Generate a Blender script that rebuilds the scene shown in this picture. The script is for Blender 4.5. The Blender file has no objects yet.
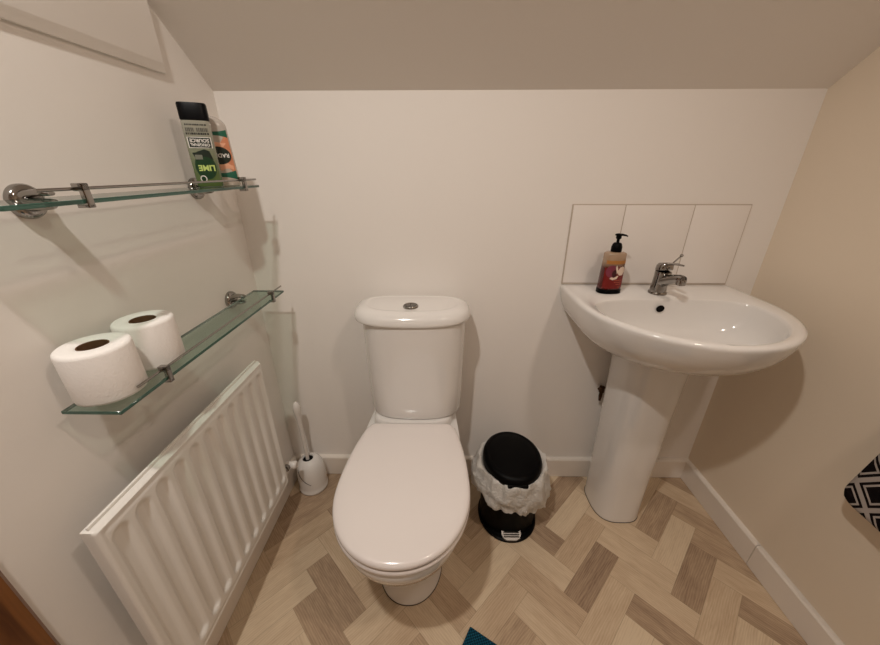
import bpy, bmesh, math, random
from mathutils import Vector, Matrix, noise
random.seed(4)
PI = math.pi
sc = bpy.context.scene
COL = sc.collection

# ------------------------------------------------------------------ room measures (metres)
D, W = 1.117, 1.658          # back wall y, right wall x (left wall x = 0)
YF = -1.0                    # wall behind the camera
ZK, ZC = 1.397, 2.20         # knee wall height, flat ceiling height
SL = 0.742                   # slope of the attic ceiling
YK = D - (ZC - ZK) / SL      # where slope meets flat ceiling

# ------------------------------------------------------------------ helpers
def finish(me, sharp=40):
    for p in me.polygons: p.use_smooth = True
    me.set_sharp_from_angle(angle=math.radians(sharp))

def obj(name, bm, mat, parent=None, sharp=40, loc=None):
    me = bpy.data.meshes.new(name)
    bmesh.ops.recalc_face_normals(bm, faces=bm.faces)
    bm.to_mesh(me); bm.free()
    finish(me, sharp)
    for m in (mat if isinstance(mat, (list, tuple)) else [mat]): me.materials.append(m)
    o = bpy.data.objects.new(name, me); COL.objects.link(o)
    if parent: o.parent = parent
    if loc: o.location = loc
    return o

def tag(o, label, cat, group=None):
    o['label'] = label; o['category'] = cat
    if group: o['group'] = group
    return o

def thing(name, label, cat, loc=(0, 0, 0), rz=0, group=None):
    o = bpy.data.objects.new(name, None); COL.objects.link(o)
    o.empty_display_size = 0.05
    o.location = loc; o.rotation_euler = (0, 0, rz)
    return tag(o, label, cat, group)

def struct(name, bm, mat, sharp=30):
    o = obj(name, bm, mat, None, sharp); o['kind'] = 'structure'; return o

def copy_tree(o, parent=None):
    c = o.copy(); COL.objects.link(c); c.parent = parent
    for ch in list(o.children): copy_tree(ch, c)
    return c

def box(bm, a, b, bevel=0, seg=2, mi=0):
    vs = [bm.verts.new((x, y, z)) for x in (a[0], b[0]) for y in (a[1], b[1]) for z in (a[2], b[2])]
    idx = [(0, 1, 3, 2), (4, 6, 7, 5), (0, 4, 5, 1), (2, 3, 7, 6), (0, 2, 6, 4), (1, 5, 7, 3)]
    fs = [bm.faces.new([vs[i] for i in f]) for f in idx]
    for f in fs: f.material_index = mi
    bmesh.ops.recalc_face_normals(bm, faces=fs)
    if bevel:
        es = list({e for f in fs for e in f.edges})
        r = bmesh.ops.bevel(bm, geom=es, offset=bevel, segments=seg, affect='EDGES', profile=0.6)
        for f in r['faces']: f.material_index = mi
    return bm

def loft(bm, rings, caps=(True, True), closed=True, mi=0):
    vr = [[bm.verts.new(p) for p in r] for r in rings]
    n = len(vr[0]); m = n if closed else n - 1
    for a, b in zip(vr, vr[1:]):
        for i in range(m):
            j = (i + 1) % n
            f = bm.faces.new((a[i], a[j], b[j], b[i])); f.material_index = mi
    for c, r in zip(caps, (vr[0], vr[-1])):
        if c:
            f = bm.faces.new(r); f.material_index = mi
    return vr

def prism(bm, poly, axis, a, b, mi=0):
    def P(u, v, t):
        return {0: (t, u, v), 1: (u, t, v), 2: (u, v, t)}[axis]
    loft(bm, [[P(u, v, a) for u, v in poly], [P(u, v, b) for u, v in poly]], mi=mi)
    return bm

def circle(c, r, n=32, axis=2, squash=1.0):
    o = []
    for i in range(n):
        t = 2 * PI * i / n
        u, v = r * math.cos(t), r * math.sin(t) * squash
        o.append({0: (c[0], c[1] + u, c[2] + v), 1: (c[0] + u, c[1], c[2] + v), 2: (c[0] + u, c[1] + v, c[2])}[axis])
    return o

def lathe(bm, prof, c=(0, 0, 0), axis=2, n=40, caps=(True, True), mi=0):
    """prof = list of (radius, height along axis)"""
    rings = []
    for r, h in prof:
        cc = list(c); cc[axis] += h
        rings.append(circle(cc, max(r, 1e-5), n, axis))
    loft(bm, rings, caps, mi=mi)
    return bm

def tube(bm, pts, radii, n=16, mi=0, caps=(True, True)):
    pts = [Vector(p) for p in pts]
    if not isinstance(radii, (list, tuple)): radii = [radii] * len(pts)
    rings = []; up = None
    for i, p in enumerate(pts):
        t = (pts[min(i + 1, len(pts) - 1)] - pts[max(i - 1, 0)]).normalized()
        if up is None:
            up = Vector((0, 0, 1)) if abs(t.z) < 0.9 else Vector((0, 1, 0))
        s = t.cross(up).normalized(); up = s.cross(t).normalized()
        rings.append([tuple(p + (s * math.cos(2 * PI * k / n) + up * math.sin(2 * PI * k / n)) * radii[i]) for k in range(n)])
    loft(bm, rings, caps, mi=mi)
    return bm

def bez(p0, p1, p2, p3, n=12):
    o = []
    for i in range(n + 1):
        t = i / n; s = 1 - t
        o.append(tuple(s**3 * a + 3 * s * s * t * b + 3 * s * t * t * c + t**3 * d for a, b, c, d in zip(p0, p1, p2, p3)))
    return o

def sup(cx, cy, a, b, n, N=64, b2=None):
    """superellipse, b = half depth to -y, b2 = half depth to +y"""
    o = []
    for i in range(N):
        t = 2 * PI * i / N
        c, s = math.cos(t), math.sin(t)
        x = a * math.copysign(abs(c) ** (2 / n), c)
        bb = b if s < 0 else (b2 if b2 is not None else b)
        o.append((cx + x, cy + bb * math.copysign(abs(s) ** (2 / n), s)))
    return o

def smooth01(x):
    x = max(0.0, min(1.0, x)); return x * x * (3 - 2 * x)

# ------------------------------------------------------------------ materials
def new_mat(name):
    m = bpy.data.materials.new(name); m.use_nodes = True
    nt = m.node_tree; b = nt.nodes['Principled BSDF']
    return m, nt, b

def srgb(r, g, b):
    f = lambda v: (v / 255 / 12.92) if v / 255 <= 0.04045 else ((v / 255 + 0.055) / 1.055) ** 2.4
    return (f(r), f(g), f(b), 1)

def simple(name, rgb, rough=0.5, metal=0.0, coat=0.0, bump=None, spec=0.5, noise_amt=0.0):
    m, nt, b = new_mat(name)
    b.inputs['Base Color'].default_value = srgb(*rgb)
    b.inputs['Roughness'].default_value = rough
    b.inputs['Metallic'].default_value = metal
    b.inputs['Coat Weight'].default_value = coat
    b.inputs['Coat Roughness'].default_value = 0.04
    b.inputs['Specular IOR Level'].default_value = spec
    tc = nt.nodes.new('ShaderNodeTexCoord')
    nz = nt.nodes.new('ShaderNodeTexNoise')
    nt.links.new(tc.outputs['Object'], nz.inputs['Vector'])
    nz.inputs['Scale'].default_value = bump[0] if bump else 30
    nz.inputs['Detail'].default_value = 4
    if bump:
        bp = nt.nodes.new('ShaderNodeBump'); bp.inputs['Strength'].default_value = bump[1]
        bp.inputs['Distance'].default_value = bump[2] if len(bump) > 2 else 0.002
        nt.links.new(nz.outputs['Fac'], bp.inputs['Height']); nt.links.new(bp.outputs['Normal'], b.inputs['Normal'])
    if noise_amt:
        mx = nt.nodes.new('ShaderNodeMix'); mx.data_type = 'RGBA'
        c = srgb(*rgb)
        mx.inputs['A'].default_value = tuple(v * (1 - noise_amt) for v in c[:3]) + (1,)
        mx.inputs['B'].default_value = tuple(min(1, v * (1 + noise_amt)) for v in c[:3]) + (1,)
        nt.links.new(nz.outputs['Fac'], mx.inputs['Factor']); nt.links.new(mx.outputs['Result'], b.inputs['Base Color'])
    return m

M = {}
M['wall'] = simple('wall_paint', (241, 235, 229), 0.75, bump=(45, 0.12, 0.003), spec=0.25)
M['wall_warm_shading'] = simple('warm_shading_wall_paint', (237, 222, 202), 0.75, bump=(45, 0.12, 0.003), spec=0.25)  # wall paint tinted cream: right side's warmer, darker shading put into the colour
M['ceiling'] = simple('ceiling_paint', (244, 238, 232), 0.85, bump=(30, 0.1, 0.003), spec=0.2)
M['panel'] = simple('panel_paint', (241, 235, 229), 0.6, bump=(60, 0.08, 0.002), spec=0.3)
M['trim'] = simple('trim_gloss_paint', (238, 229, 219), 0.35, bump=(20, 0.06, 0.002))
M['ceramic'] = simple('white_glazed_ceramic', (232, 228, 224), 0.12, coat=0.6, spec=0.5)
M['seat'] = simple('white_seat_plastic', (236, 228, 224), 0.16, coat=0.25)
M['tile'] = simple('white_wall_tile', (240, 233, 227), 0.3, bump=(12, 0.03, 0.002))
M['grout'] = simple('tile_grout', (196, 182, 168), 0.9, bump=(200, 0.2))
M['rad'] = simple('radiator_enamel', (238, 234, 228), 0.3, bump=(80, 0.03), spec=0.45)
M['chrome'] = simple('polished_chrome', (158, 154, 150), 0.12, metal=1.0)
M['steel'] = simple('satin_steel', (120, 116, 112), 0.38, metal=1.0)
M['black'] = simple('black_plastic', (3, 3, 4), 0.45, spec=0.1)
M['blackgloss'] = simple('black_gloss_plastic', (5, 5, 8), 0.4, spec=0.15)
M['dark'] = simple('dark_hole', (12, 10, 9), 0.8, spec=0.1)
M['white_plastic'] = simple('white_plastic', (228, 222, 216), 0.25)
M['paper'] = simple('toilet_paper', (247, 242, 238), 0.95, bump=(260, 0.35, 0.002), spec=0.05)
M['card'] = simple('roll_cardboard', (112, 84, 62), 0.9, bump=(150, 0.2), spec=0.1)
M['seal'] = simple('grimy_sealant', (58, 46, 36), 0.8)
M['brass'] = simple('tarnished_brass', (70, 48, 30), 0.45, metal=0.8)
M['white_ink'] = simple('white_ink', (236, 232, 226), 0.5)
M['grey_ink'] = simple('grey_ink', (92, 90, 82), 0.5)
M['leaf_grey'] = simple('leaf_grey_ink', (120, 122, 108), 0.5)
M['dark_ink'] = simple('dark_ink', (34, 34, 32), 0.5)
M['green_dark'] = simple('dark_green_ink', (18, 58, 28), 0.4)
M['green_black'] = simple('green_black_ink', (22, 36, 26), 0.4)
M['lime'] = simple('lime_ink', (196, 216, 120), 0.5)
M['teal'] = simple('teal_ink', (26, 98, 76), 0.4)
M['orange'] = simple('orange_ink', (212, 138, 102), 0.45, bump=(90, 0.05), noise_amt=0.25)
M['peach'] = simple('peach_ink', (238, 176, 142), 0.45)
M['plum'] = simple('plum_ink', (122, 48, 66), 0.45, noise_amt=0.3)
M['cream'] = simple('cream_ink', (228, 206, 188), 0.5)
M['rust'] = simple('rust_ink', (190, 96, 70), 0.5)

def clear_plastic(name, lo, hi, z0, z1, rough=0.15, trans=0.0, axis='Z'):
    """coloured liquid seen through a clear bottle: colour changes with its fill level"""
    m, nt, b = new_mat(name)
    tc = nt.nodes.new('ShaderNodeTexCoord'); sp = nt.nodes.new('ShaderNodeSeparateXYZ')
    mr = nt.nodes.new('ShaderNodeMapRange'); mx = nt.nodes.new('ShaderNodeMix'); mx.data_type = 'RGBA'
    mr.inputs['From Min'].default_value = z0; mr.inputs['From Max'].default_value = z1
    nt.links.new(tc.outputs['Object'], sp.inputs[0]); nt.links.new(sp.outputs[axis], mr.inputs['Value'])
    nt.links.new(mr.outputs['Result'], mx.inputs['Factor'])
    mx.inputs['A'].default_value = srgb(*lo); mx.inputs['B'].default_value = srgb(*hi)
    nt.links.new(mx.outputs['Result'], b.inputs['Base Color'])
    b.inputs['Roughness'].default_value = rough
    b.inputs['Transmission Weight'].default_value = trans
    b.inputs['Coat Weight'].default_value = 0.5
    return m
M['gel'] = clear_plastic('lime_gel_bottle', (84, 104, 56), (158, 156, 142), 0.03, 0.125)
M['radox'] = clear_plastic('clear_white_bottle', (214, 196, 180), (206, 196, 186), 0.08, 0.12, 0.12, 0.15)
M['soap'] = clear_plastic('red_soap_bottle', (80, 10, 9), (176, 148, 122), 0.078, 0.098, 0.12, 0.1)

def glass_mat():
    m, nt, b = new_mat('shelf_glass')
    for n in list(nt.nodes):
        if n.type != 'OUTPUT_MATERIAL': nt.nodes.remove(n)
    out = [n for n in nt.nodes if n.type == 'OUTPUT_MATERIAL'][0]
    tr = nt.nodes.new('ShaderNodeBsdfTransparent'); gl = nt.nodes.new('ShaderNodeBsdfGlossy')
    fr = nt.nodes.new('ShaderNodeFresnel'); mx = nt.nodes.new('ShaderNodeMixShader')
    tr.inputs['Color'].default_value = (0.71, 0.80, 0.76, 1)
    gl.inputs['Roughness'].default_value = 0.02
    fr.inputs['IOR'].default_value = 1.5
    ge = nt.nodes.new('ShaderNodeNewGeometry'); mm = nt.nodes.new('ShaderNodeMath'); mm.operation = 'SUBTRACT'; mm.inputs[0].default_value = 1.0
    nt.links.new(ge.outputs['Backfacing'], mm.inputs[1]); mu = nt.nodes.new('ShaderNodeMath'); mu.operation = 'MULTIPLY'
    nt.links.new(mm.outputs[0], mu.inputs[0]); nt.links.new(fr.outputs[0], mu.inputs[1])
    nt.links.new(mu.outputs[0], mx.inputs[0]); nt.links.new(tr.outputs[0], mx.inputs[1]); nt.links.new(gl.outputs[0], mx.inputs[2])
    nt.links.new(mx.outputs[0], out.inputs['Surface'])
    return m
M['glass'] = glass_mat()
m, nt, b = new_mat('glass_cut_edge')
b.inputs['Base Color'].default_value = srgb(40, 88, 76); b.inputs['Roughness'].default_value = 0.12
b.inputs['Transmission Weight'].default_value = 0.35; b.inputs['Coat Weight'].default_value = 0.3
M['glass_edge'] = m

def bag_mat():
    m, nt, b = new_mat('thin_white_bag_plastic')
    out = [n for n in nt.nodes if n.type == 'OUTPUT_MATERIAL'][0]
    b.inputs['Base Color'].default_value = srgb(244, 240, 234); b.inputs['Roughness'].default_value = 0.3
    tl = nt.nodes.new('ShaderNodeBsdfTranslucent'); tl.inputs['Color'].default_value = srgb(244, 238, 230)
    tp = nt.nodes.new('ShaderNodeBsdfTransparent')
    m1 = nt.nodes.new('ShaderNodeMixShader'); m2 = nt.nodes.new('ShaderNodeMixShader')
    m1.inputs[0].default_value = 0.3; m2.inputs[0].default_value = 0.03
    nt.links.new(b.outputs[0], m1.inputs[1]); nt.links.new(tl.outputs[0], m1.inputs[2])
    nt.links.new(m1.outputs[0], m2.inputs[1]); nt.links.new(tp.outputs[0], m2.inputs[2])
    nt.links.new(m2.outputs[0], out.inputs['Surface'])
    tc = nt.nodes.new('ShaderNodeTexCoord'); nz = nt.nodes.new('ShaderNodeTexNoise'); bp = nt.nodes.new('ShaderNodeBump')
    nz.inputs['Scale'].default_value = 55; nz.inputs['Detail'].default_value = 3; nz.inputs['Distortion'].default_value = 1.5
    bp.inputs['Strength'].default_value = 0.8; bp.inputs['Distance'].default_value = 0.006
    nt.links.new(tc.outputs['Object'], nz.inputs['Vector']); nt.links.new(nz.outputs['Fac'], bp.inputs['Height'])
    nt.links.new(bp.outputs['Normal'], b.inputs['Normal']); nt.links.new(bp.outputs['Normal'], tl.inputs['Normal'])
    return m
M['bag'] = bag_mat()

class NX:
    """tiny expression builder for math nodes"""
    def __init__(s, nt): s.nt = nt
    def m(s, op, *a):
        n = s.nt.nodes.new('ShaderNodeMath'); n.operation = op
        for i, v in enumerate(a):
            if isinstance(v, (int, float)): n.inputs[i].default_value = v
            else: s.nt.links.new(v, n.inputs[i])
        return n.outputs[0]

def herringbone():
    m, nt, b = new_mat('herringbone_oak_vinyl'); X = NX(nt).m; L = nt.links.new
    PW = 0.0775; U0, V0 = 1.178, 0.2516; r2 = 1 / math.sqrt(2)
    geo = nt.nodes.new('ShaderNodeTexCoord'); sp = nt.nodes.new('ShaderNodeSeparateXYZ'); L(geo.outputs['Object'], sp.inputs[0])
    x, y = sp.outputs[0], sp.outputs[1]
    u = X('DIVIDE', X('SUBTRACT', X('MULTIPLY', X('ADD', x, y), r2), U0), PW)
    v = X('DIVIDE', X('SUBTRACT', X('MULTIPLY', X('SUBTRACT', x, y), r2), V0), PW)
    i = X('FLOOR', u); j = X('FLOOR', v)
    k = X('FLOORED_MODULO', X('ADD', i, j), 6.0)
    hor = X('LESS_THAN', k, 2.5)
    # plank along u: start i-k, row j ; plank along v: column i, start j-(k-3)
    iu = X('SUBTRACT', i, k); jv = X('SUBTRACT', j, X('SUBTRACT', k, 3.0))
    def sel(a, c): return X('ADD', X('MULTIPLY', hor, a), X('MULTIPLY', X('SUBTRACT', 1.0, hor), c))
    ida = sel(iu, X('ADD', i, 200.5)); idb = sel(j, X('ADD', jv, 77.25))
    along = sel(X('SUBTRACT', u, iu), X('SUBTRACT', v, jv)); across = sel(X('SUBTRACT', v, j), X('SUBTRACT', u, i))
    cb = nt.nodes.new('ShaderNodeCombineXYZ'); L(ida, cb.inputs[0]); L(idb, cb.inputs[1])
    wn = nt.nodes.new('ShaderNodeTexWhiteNoise'); wn.noise_dimensions = '3D'; L(cb.outputs[0], wn.inputs['Vector'])
    rs = nt.nodes.new('ShaderNodeSeparateColor'); L(wn.outputs['Color'], rs.inputs[0])
    ra, rb, rc = rs.outputs[0], rs.outputs[1], rs.outputs[2]
    # grain coordinates
    g = nt.nodes.new('ShaderNodeCombineXYZ')
    L(X('ADD', X('MULTIPLY', along, 0.55), X('MULTIPLY', ra, 40.0)), g.inputs[0])
    L(X('ADD', X('MULTIPLY', across, 2.6), X('MULTIPLY', rb, 40.0)), g.inputs[1])
    L(X('MULTIPLY', rc, 20.0), g.inputs[2])
    n1 = nt.nodes.new('ShaderNodeTexNoise'); n1.inputs['Scale'].default_value = 1.3; n1.inputs['Detail'].default_value = 5; n1.inputs['Distortion'].default_value = 0.6
    L(g.outputs[0], n1.inputs['Vector'])
    wv = nt.nodes.new('ShaderNodeTexWave'); wv.wave_type = 'BANDS'; wv.bands_direction = 'Y'
    wv.inputs['Scale'].default_value = 1.5; wv.inputs['Distortion'].default_value = 9.0; wv.inputs['Detail'].default_value = 3.0; wv.inputs['Detail Scale'].default_value = 0.7
    L(g.outputs[0], wv.inputs['Vector'])
    n2 = nt.nodes.new('ShaderNodeTexNoise'); n2.inputs['Scale'].default_value = 9.0; n2.inputs['Detail'].default_value = 3
    g2 = nt.nodes.new('ShaderNodeCombineXYZ')
    L(X('ADD', X('MULTIPLY', along, 0.35), X('MULTIPLY', rb, 30.0)), g2.inputs[0]); L(X('MULTIPLY', across, 3.5), g2.inputs[1]); L(ra, g2.inputs[2])
    L(g2.outputs[0], n2.inputs['Vector'])
    # plank tone
    at = nt.nodes.new('ShaderNodeAttribute'); at.attribute_name = 'tone'
    dark = at.outputs['Fac']
    tone = X('ADD', X('MULTIPLY', dark, 0.72), X('ADD', X('MULTIPLY', X('SUBTRACT', n1.outputs['Fac'], 0.5), 0.55),
           X('ADD', X('MULTIPLY', X('SUBTRACT', wv.outputs['Fac'], 0.5), 0.14), X('MULTIPLY', X('SUBTRACT', n2.outputs['Fac'], 0.5), 0.35))))
    cr = nt.nodes.new('ShaderNodeValToRGB'); L(tone, cr.inputs[0])
    e = cr.color_ramp.elements
    e[0].position = 0.0; e[0].color = srgb(221, 200, 171)
    e[1].position = 0.85; e[1].color = srgb(142, 117, 96)
    k2 = e.new(0.4); k2.color = srgb(196, 170, 141)
    # joints
    ln = sel(3.0, 3.0)
    ea = X('MINIMUM', along, X('SUBTRACT', 3.0, along)); ec = X('MINIMUM', across, X('SUBTRACT', 1.0, across))
    ed = X('MINIMUM', ea, ec)
    jt = X('LESS_THAN', ed, 0.010)
    mx = nt.nodes.new('ShaderNodeMix'); mx.data_type = 'RGBA'
    L(X('MULTIPLY', jt, 0.3), mx.inputs['Factor']); L(cr.outputs['Color'], mx.inputs['A']); mx.inputs['B'].default_value = srgb(96, 74, 54)
    L(mx.outputs['Result'], b.inputs['Base Color'])
    b.inputs['Roughness'].default_value = 0.5; b.inputs['Specular IOR Level'].default_value = 0.3
    bp = nt.nodes.new('ShaderNodeBump'); bp.inputs['Strength'].default_value = 0.12; bp.inputs['Distance'].default_value = 0.002
    L(n2.outputs['Fac'], bp.inputs['Height']); L(bp.outputs['Normal'], b.inputs['Normal'])
    return m
M['floor'] = herringbone()

def wood_mat():
    m, nt, b = new_mat('varnished_pine'); L = nt.links.new
    tc = nt.nodes.new('ShaderNodeTexCoord'); mp = nt.nodes.new('ShaderNodeMapping'); L(tc.outputs['Object'], mp.inputs[0])
    mp.inputs['Scale'].default_value = (30, 30, 2.0)
    nz = nt.nodes.new('ShaderNodeTexNoise'); nz.inputs['Scale'].default_value = 1.0; nz.inputs['Detail'].default_value = 5; nz.inputs['Distortion'].default_value = 1.0
    L(mp.outputs[0], nz.inputs['Vector'])
    cr = nt.nodes.new('ShaderNodeValToRGB'); L(nz.outputs['Fac'], cr.inputs[0])
    cr.color_ramp.elements[0].position = 0.3; cr.color_ramp.elements[0].color = srgb(84, 46, 18)
    cr.color_ramp.elements[1].position = 0.7; cr.color_ramp.elements[1].color = srgb(144, 92, 46)
    L(cr.outputs[0], b.inputs['Base Color']); b.inputs['Roughness'].default_value = 0.35
    return m
M['wood'] = wood_mat()

def diamond_fabric():
    """concentric diamonds in black, grey and white, woven"""
    m, nt, b = new_mat('diamond_pattern_fabric'); X = NX(nt).m; L = nt.links.new
    tc = nt.nodes.new('ShaderNodeTexCoord'); sp = nt.nodes.new('ShaderNodeSeparateXYZ'); L(tc.outputs['Object'], sp.inputs[0])
    P = 0.078
    a = X('ABSOLUTE', X('SUBTRACT', X('FLOORED_MODULO', X('DIVIDE', X('ADD', sp.outputs[1], 0.0235), P), 1.0), 0.5))
    c = X('ABSOLUTE', X('SUBTRACT', X('FLOORED_MODULO', X('DIVIDE', X('ADD', sp.outputs[2], -0.02), P * 1.25), 1.0), 0.5))
    d = X('ADD', a, c)                      # 0..1 : one diamond at d=.5 boundary
    dd = X('ABSOLUTE', X('SUBTRACT', d, 0.5))   # distance from lattice line
    cr = nt.nodes.new('ShaderNodeValToRGB'); cr.color_ramp.interpolation = 'CONSTANT'; L(X('MULTIPLY', dd, 2.0), cr.inputs[0])
    e = cr.color_ramp.elements
    e[0].position = 0; e[0].color = srgb(176, 166, 160)
    e[1].position = 0.16; e[1].color = srgb(20, 15, 17)
    for pos, colr in ((0.34, (176, 166, 160)), (0.48, (20, 15, 17))):
        q = e.new(pos); q.color = srgb(*colr)
    L(cr.outputs[0], b.inputs['Base Color']); b.inputs['Roughness'].default_value = 0.95; b.inputs['Specular IOR Level'].default_value = 0.1
    wv = nt.nodes.new('ShaderNodeTexNoise'); wv.inputs['Scale'].default_value = 500
    L(tc.outputs['Object'], wv.inputs['Vector'])
    bp = nt.nodes.new('ShaderNodeBump'); bp.inputs['Strength'].default_value = 0.5; bp.inputs['Distance'].default_value = 0.002
    L(wv.outputs['Fac'], bp.inputs['Height']); L(bp.outputs['Normal'], b.inputs['Normal'])
    return m
M['fabric'] = diamond_fabric()

def mat_weave():
    m, nt, b = new_mat('teal_woven_mat'); X = NX(nt).m; L = nt.links.new
    tc = nt.nodes.new('ShaderNodeTexCoord'); sp = nt.nodes.new('ShaderNodeSeparateXYZ'); L(tc.outputs['Object'], sp.inputs[0])
    s = 2 * PI / 0.009
    w = X('MULTIPLY', X('SINE', X('MULTIPLY', sp.outputs[0], s)), X('SINE', X('MULTIPLY', sp.outputs[1], s)))
    cr = nt.nodes.new('ShaderNodeValToRGB'); L(X('ADD', X('MULTIPLY', w, 0.5), 0.5), cr.inputs[0])
    cr.color_ramp.elements[0].position = 0.2; cr.color_ramp.elements[0].color = srgb(6, 40, 56)
    cr.color_ramp.elements[1].position = 0.8; cr.color_ramp.elements[1].color = srgb(24, 92, 116)
    L(cr.outputs[0], b.inputs['Base Color']); b.inputs['Roughness'].default_value = 0.9; b.inputs['Specular IOR Level'].default_value = 0.15
    bp = nt.nodes.new('ShaderNodeBump'); bp.inputs['Strength'].default_value = 0.7; bp.inputs['Distance'].default_value = 0.003
    L(w, bp.inputs['Height']); L(bp.outputs['Normal'], b.inputs['Normal'])
    return m
M['mat'] = mat_weave()

# ------------------------------------------------------------------ the room
T = 0.08
# each vinyl plank has its own shade; the ones in plain sight follow the real floor, the rest vary freely
SHADE = {('u', -7, -5): .25, ('u', -10, -8): .15, ('u', -4, -2): .45, ('u', -1, 1): .35, ('u', 2, 4): .4, ('v', -1, -2): .55, ('v', -4, -5): .6, ('v', 2, 1): .3,
    ('v', -7, -8): .85, ('u', 0, 0): 1.0, ('u', 3, 3): .9, ('u', -3, -3): .1, ('u', -6, -6): .5, ('v', -8, -7): .85, ('u', -9, -9): .25, ('v', -5, -4): .2, ('v', 3, 0): .25,
    ('v', 0, -3): .2, ('v', -2, -1): .3, ('v', 1, 2): .9, ('u', 1, -1): .5, ('u', 4, 2): .1, ('u', -2, -4): .4, ('u', -8, -10): .5, ('v', 4, 5): .85, ('v', 5, 4): .35,
    ('v', 1, -4): .9, ('v', 4, -1): .25, ('u', 5, 1): .8, ('u', 2, -2): .15, ('v', 6, 3): .7, ('v', 5, -2): .4, ('v', 7, 2): .7, ('v', 8, 1): .3, ('u', -2, 2): .05,
    ('u', 1, 5): .2, ('u', -11, -7): .2, ('u', -5, -1): .7, ('u', -8, -4): .4, ('v', -6, -9): .35, ('u', -7, -11): .8, ('v', -9, -12): .45, ('v', -10, -11): .2, ('u', -1, -5): .7, ('v', -2, -7): .5}
rnd = random.Random(12)
bm = bmesh.new(); lay = bm.faces.layers.float.new('tone')
box(bm, (-T, YF - T, -0.05), (W + T, D + T, -0.002))
PW, U0, V0, R2 = 0.0775, 1.178, 0.2516, math.sqrt(0.5)
bp = bmesh.new(); lp = bp.faces.layers.float.new('tone')
for a in range(-45, 30):
    for b in range(-35, 35):
        for kind in 'uv':
            # a plank along u starts where (a + b) % 6 == 0, one along v where (a + b) % 6 == 3
            if (a + b) % 6 != (0 if kind == 'u' else 3): continue
            lu, lv = (3, 1) if kind == 'u' else (1, 3)
            q = [((a + x) * PW + U0, (b + y) * PW + V0) for x, y in ((0, 0), (lu, 0), (lu, lv), (0, lv))]
            q = [((u + v) * R2, (u - v) * R2) for u, v in q]
            sh = SHADE.get((kind, a, b), rnd.random() ** 1.3)
            if max(x for x, y in q) < 0 or min(x for x, y in q) > W or max(y for x, y in q) < YF or min(y for x, y in q) > D: continue
            f = bp.faces.new([bp.verts.new((x, y, 0)) for x, y in reversed(q)]); f[lp] = sh
for co_, no_ in (((-0.02, 0, 0), (-1, 0, 0)), ((W + 0.02, 0, 0), (1, 0, 0)), ((0, YF - 0.02, 0), (0, -1, 0)), ((0, D + 0.02, 0), (0, 1, 0))):
    bmesh.ops.bisect_plane(bp, geom=bp.verts[:] + bp.edges[:] + bp.faces[:], plane_co=co_, plane_no=no_, clear_outer=True)
for f in bp.faces:
    g_ = bm.faces.new([bm.verts.new(v.co) for v in f.verts]); g_[lay] = f[lp]
    if g_.normal.z < 0: g_.normal_flip()
bp.free()
struct('floor', bm, M['floor'])
bm = bmesh.new(); box(bm, (-T, D, 0), (W + T, D + T, ZK + 0.1)); struct('wall_back', bm, M['wall'])
bm = bmesh.new(); box(bm, (-T, YF - T, 0), (W + T, YF, ZC)); struct('wall_front', bm, M['wall'])
side = [(YF, 0), (D, 0), (D, ZK), (YK, ZC), (YF, ZC)]
bm = bmesh.new(); prism(bm, side, 0, -T, 0.0); struct('wall_left', bm, M['wall'])
bm = bmesh.new(); prism(bm, side, 0, W, W + T); struct('wall_right', bm, M['wall_warm_shading'])
cl = [(D + 0.02, ZK - 0.02 * SL), (YK, ZC), (YF - T, ZC), (YF - T, ZC + T), (YK + 0.03, ZC + T), (D + 0.12, ZK + 0.02)]
bm = bmesh.new(); prism(bm, cl, 0, -T, W + T); ceiling = struct('ceiling', bm, M['ceiling'])

# boxed-out upper part of the left wall
bm = bmesh.new()
e = 0.935
pz = lambda d: [(YF + 0.002, ZK + d), (e - d * 0.4, ZK + d), (e - d * 0.4, ZK + (D - e) * SL - 0.001), (YK, ZC - 0.001), (YF + 0.002, ZC - 0.001)]
loft(bm, [[(x, u, v) for u, v in pz(d)] for x, d in ((0.0, 0.004), (0.004, 0.0), (0.006, 0.001), (0.011, 0.017), (0.012, 0.020))])
struct('trim_1', bm, M['panel'])

def skirting_profile(t, h): return [(0, 0.0018), (t, 0.0018), (t, h - 0.006), (t - 0.004, h - 0.001), (t - 0.007, h), (0, h)]
BH, BT = 0.095, 0.016
bm = bmesh.new(); prism(bm, [(D - q, z) for q, z in skirting_profile(BT, BH)], 0, 0.0, W); struct('baseboard_back', bm, M['trim'])
bm = bmesh.new()
for y0, y1 in ((YF, 0.7475), (0.7495, D - BT)): prism(bm, [(W - q, z) for q, z in skirting_profile(BT, BH)], 1, y0, y1)
struct('baseboard_right', bm, M['trim'])
bm = bmesh.new(); prism(bm, [(q, z) for q, z in skirting_profile(BT, BH)], 1, 0.302, D - BT); struct('baseboard_left', bm, M['trim'])

# wooden door frame on the left wall and the door beyond it
bm = bmesh.new()
pr = [(0, 0.3), (0.010, 0.3), (0.016, 0.294), (0.016, 0.262), (0.012, 0.255), (0.020, 0.248), (0.020, 0.228), (0, 0.228)]
prism(bm, pr, 2, 0, 2.0)
prism(bm, [(x, -0.3 - y) for x, y in pr], 2, 0, 2.0)
struct('trim_2', bm, M['wood'])
bm = bmesh.new(); box(bm, (0.0, -0.528, 0.008), (0.006, 0.228, 1.98))
struct('door_1', bm, M['wood'])

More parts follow.
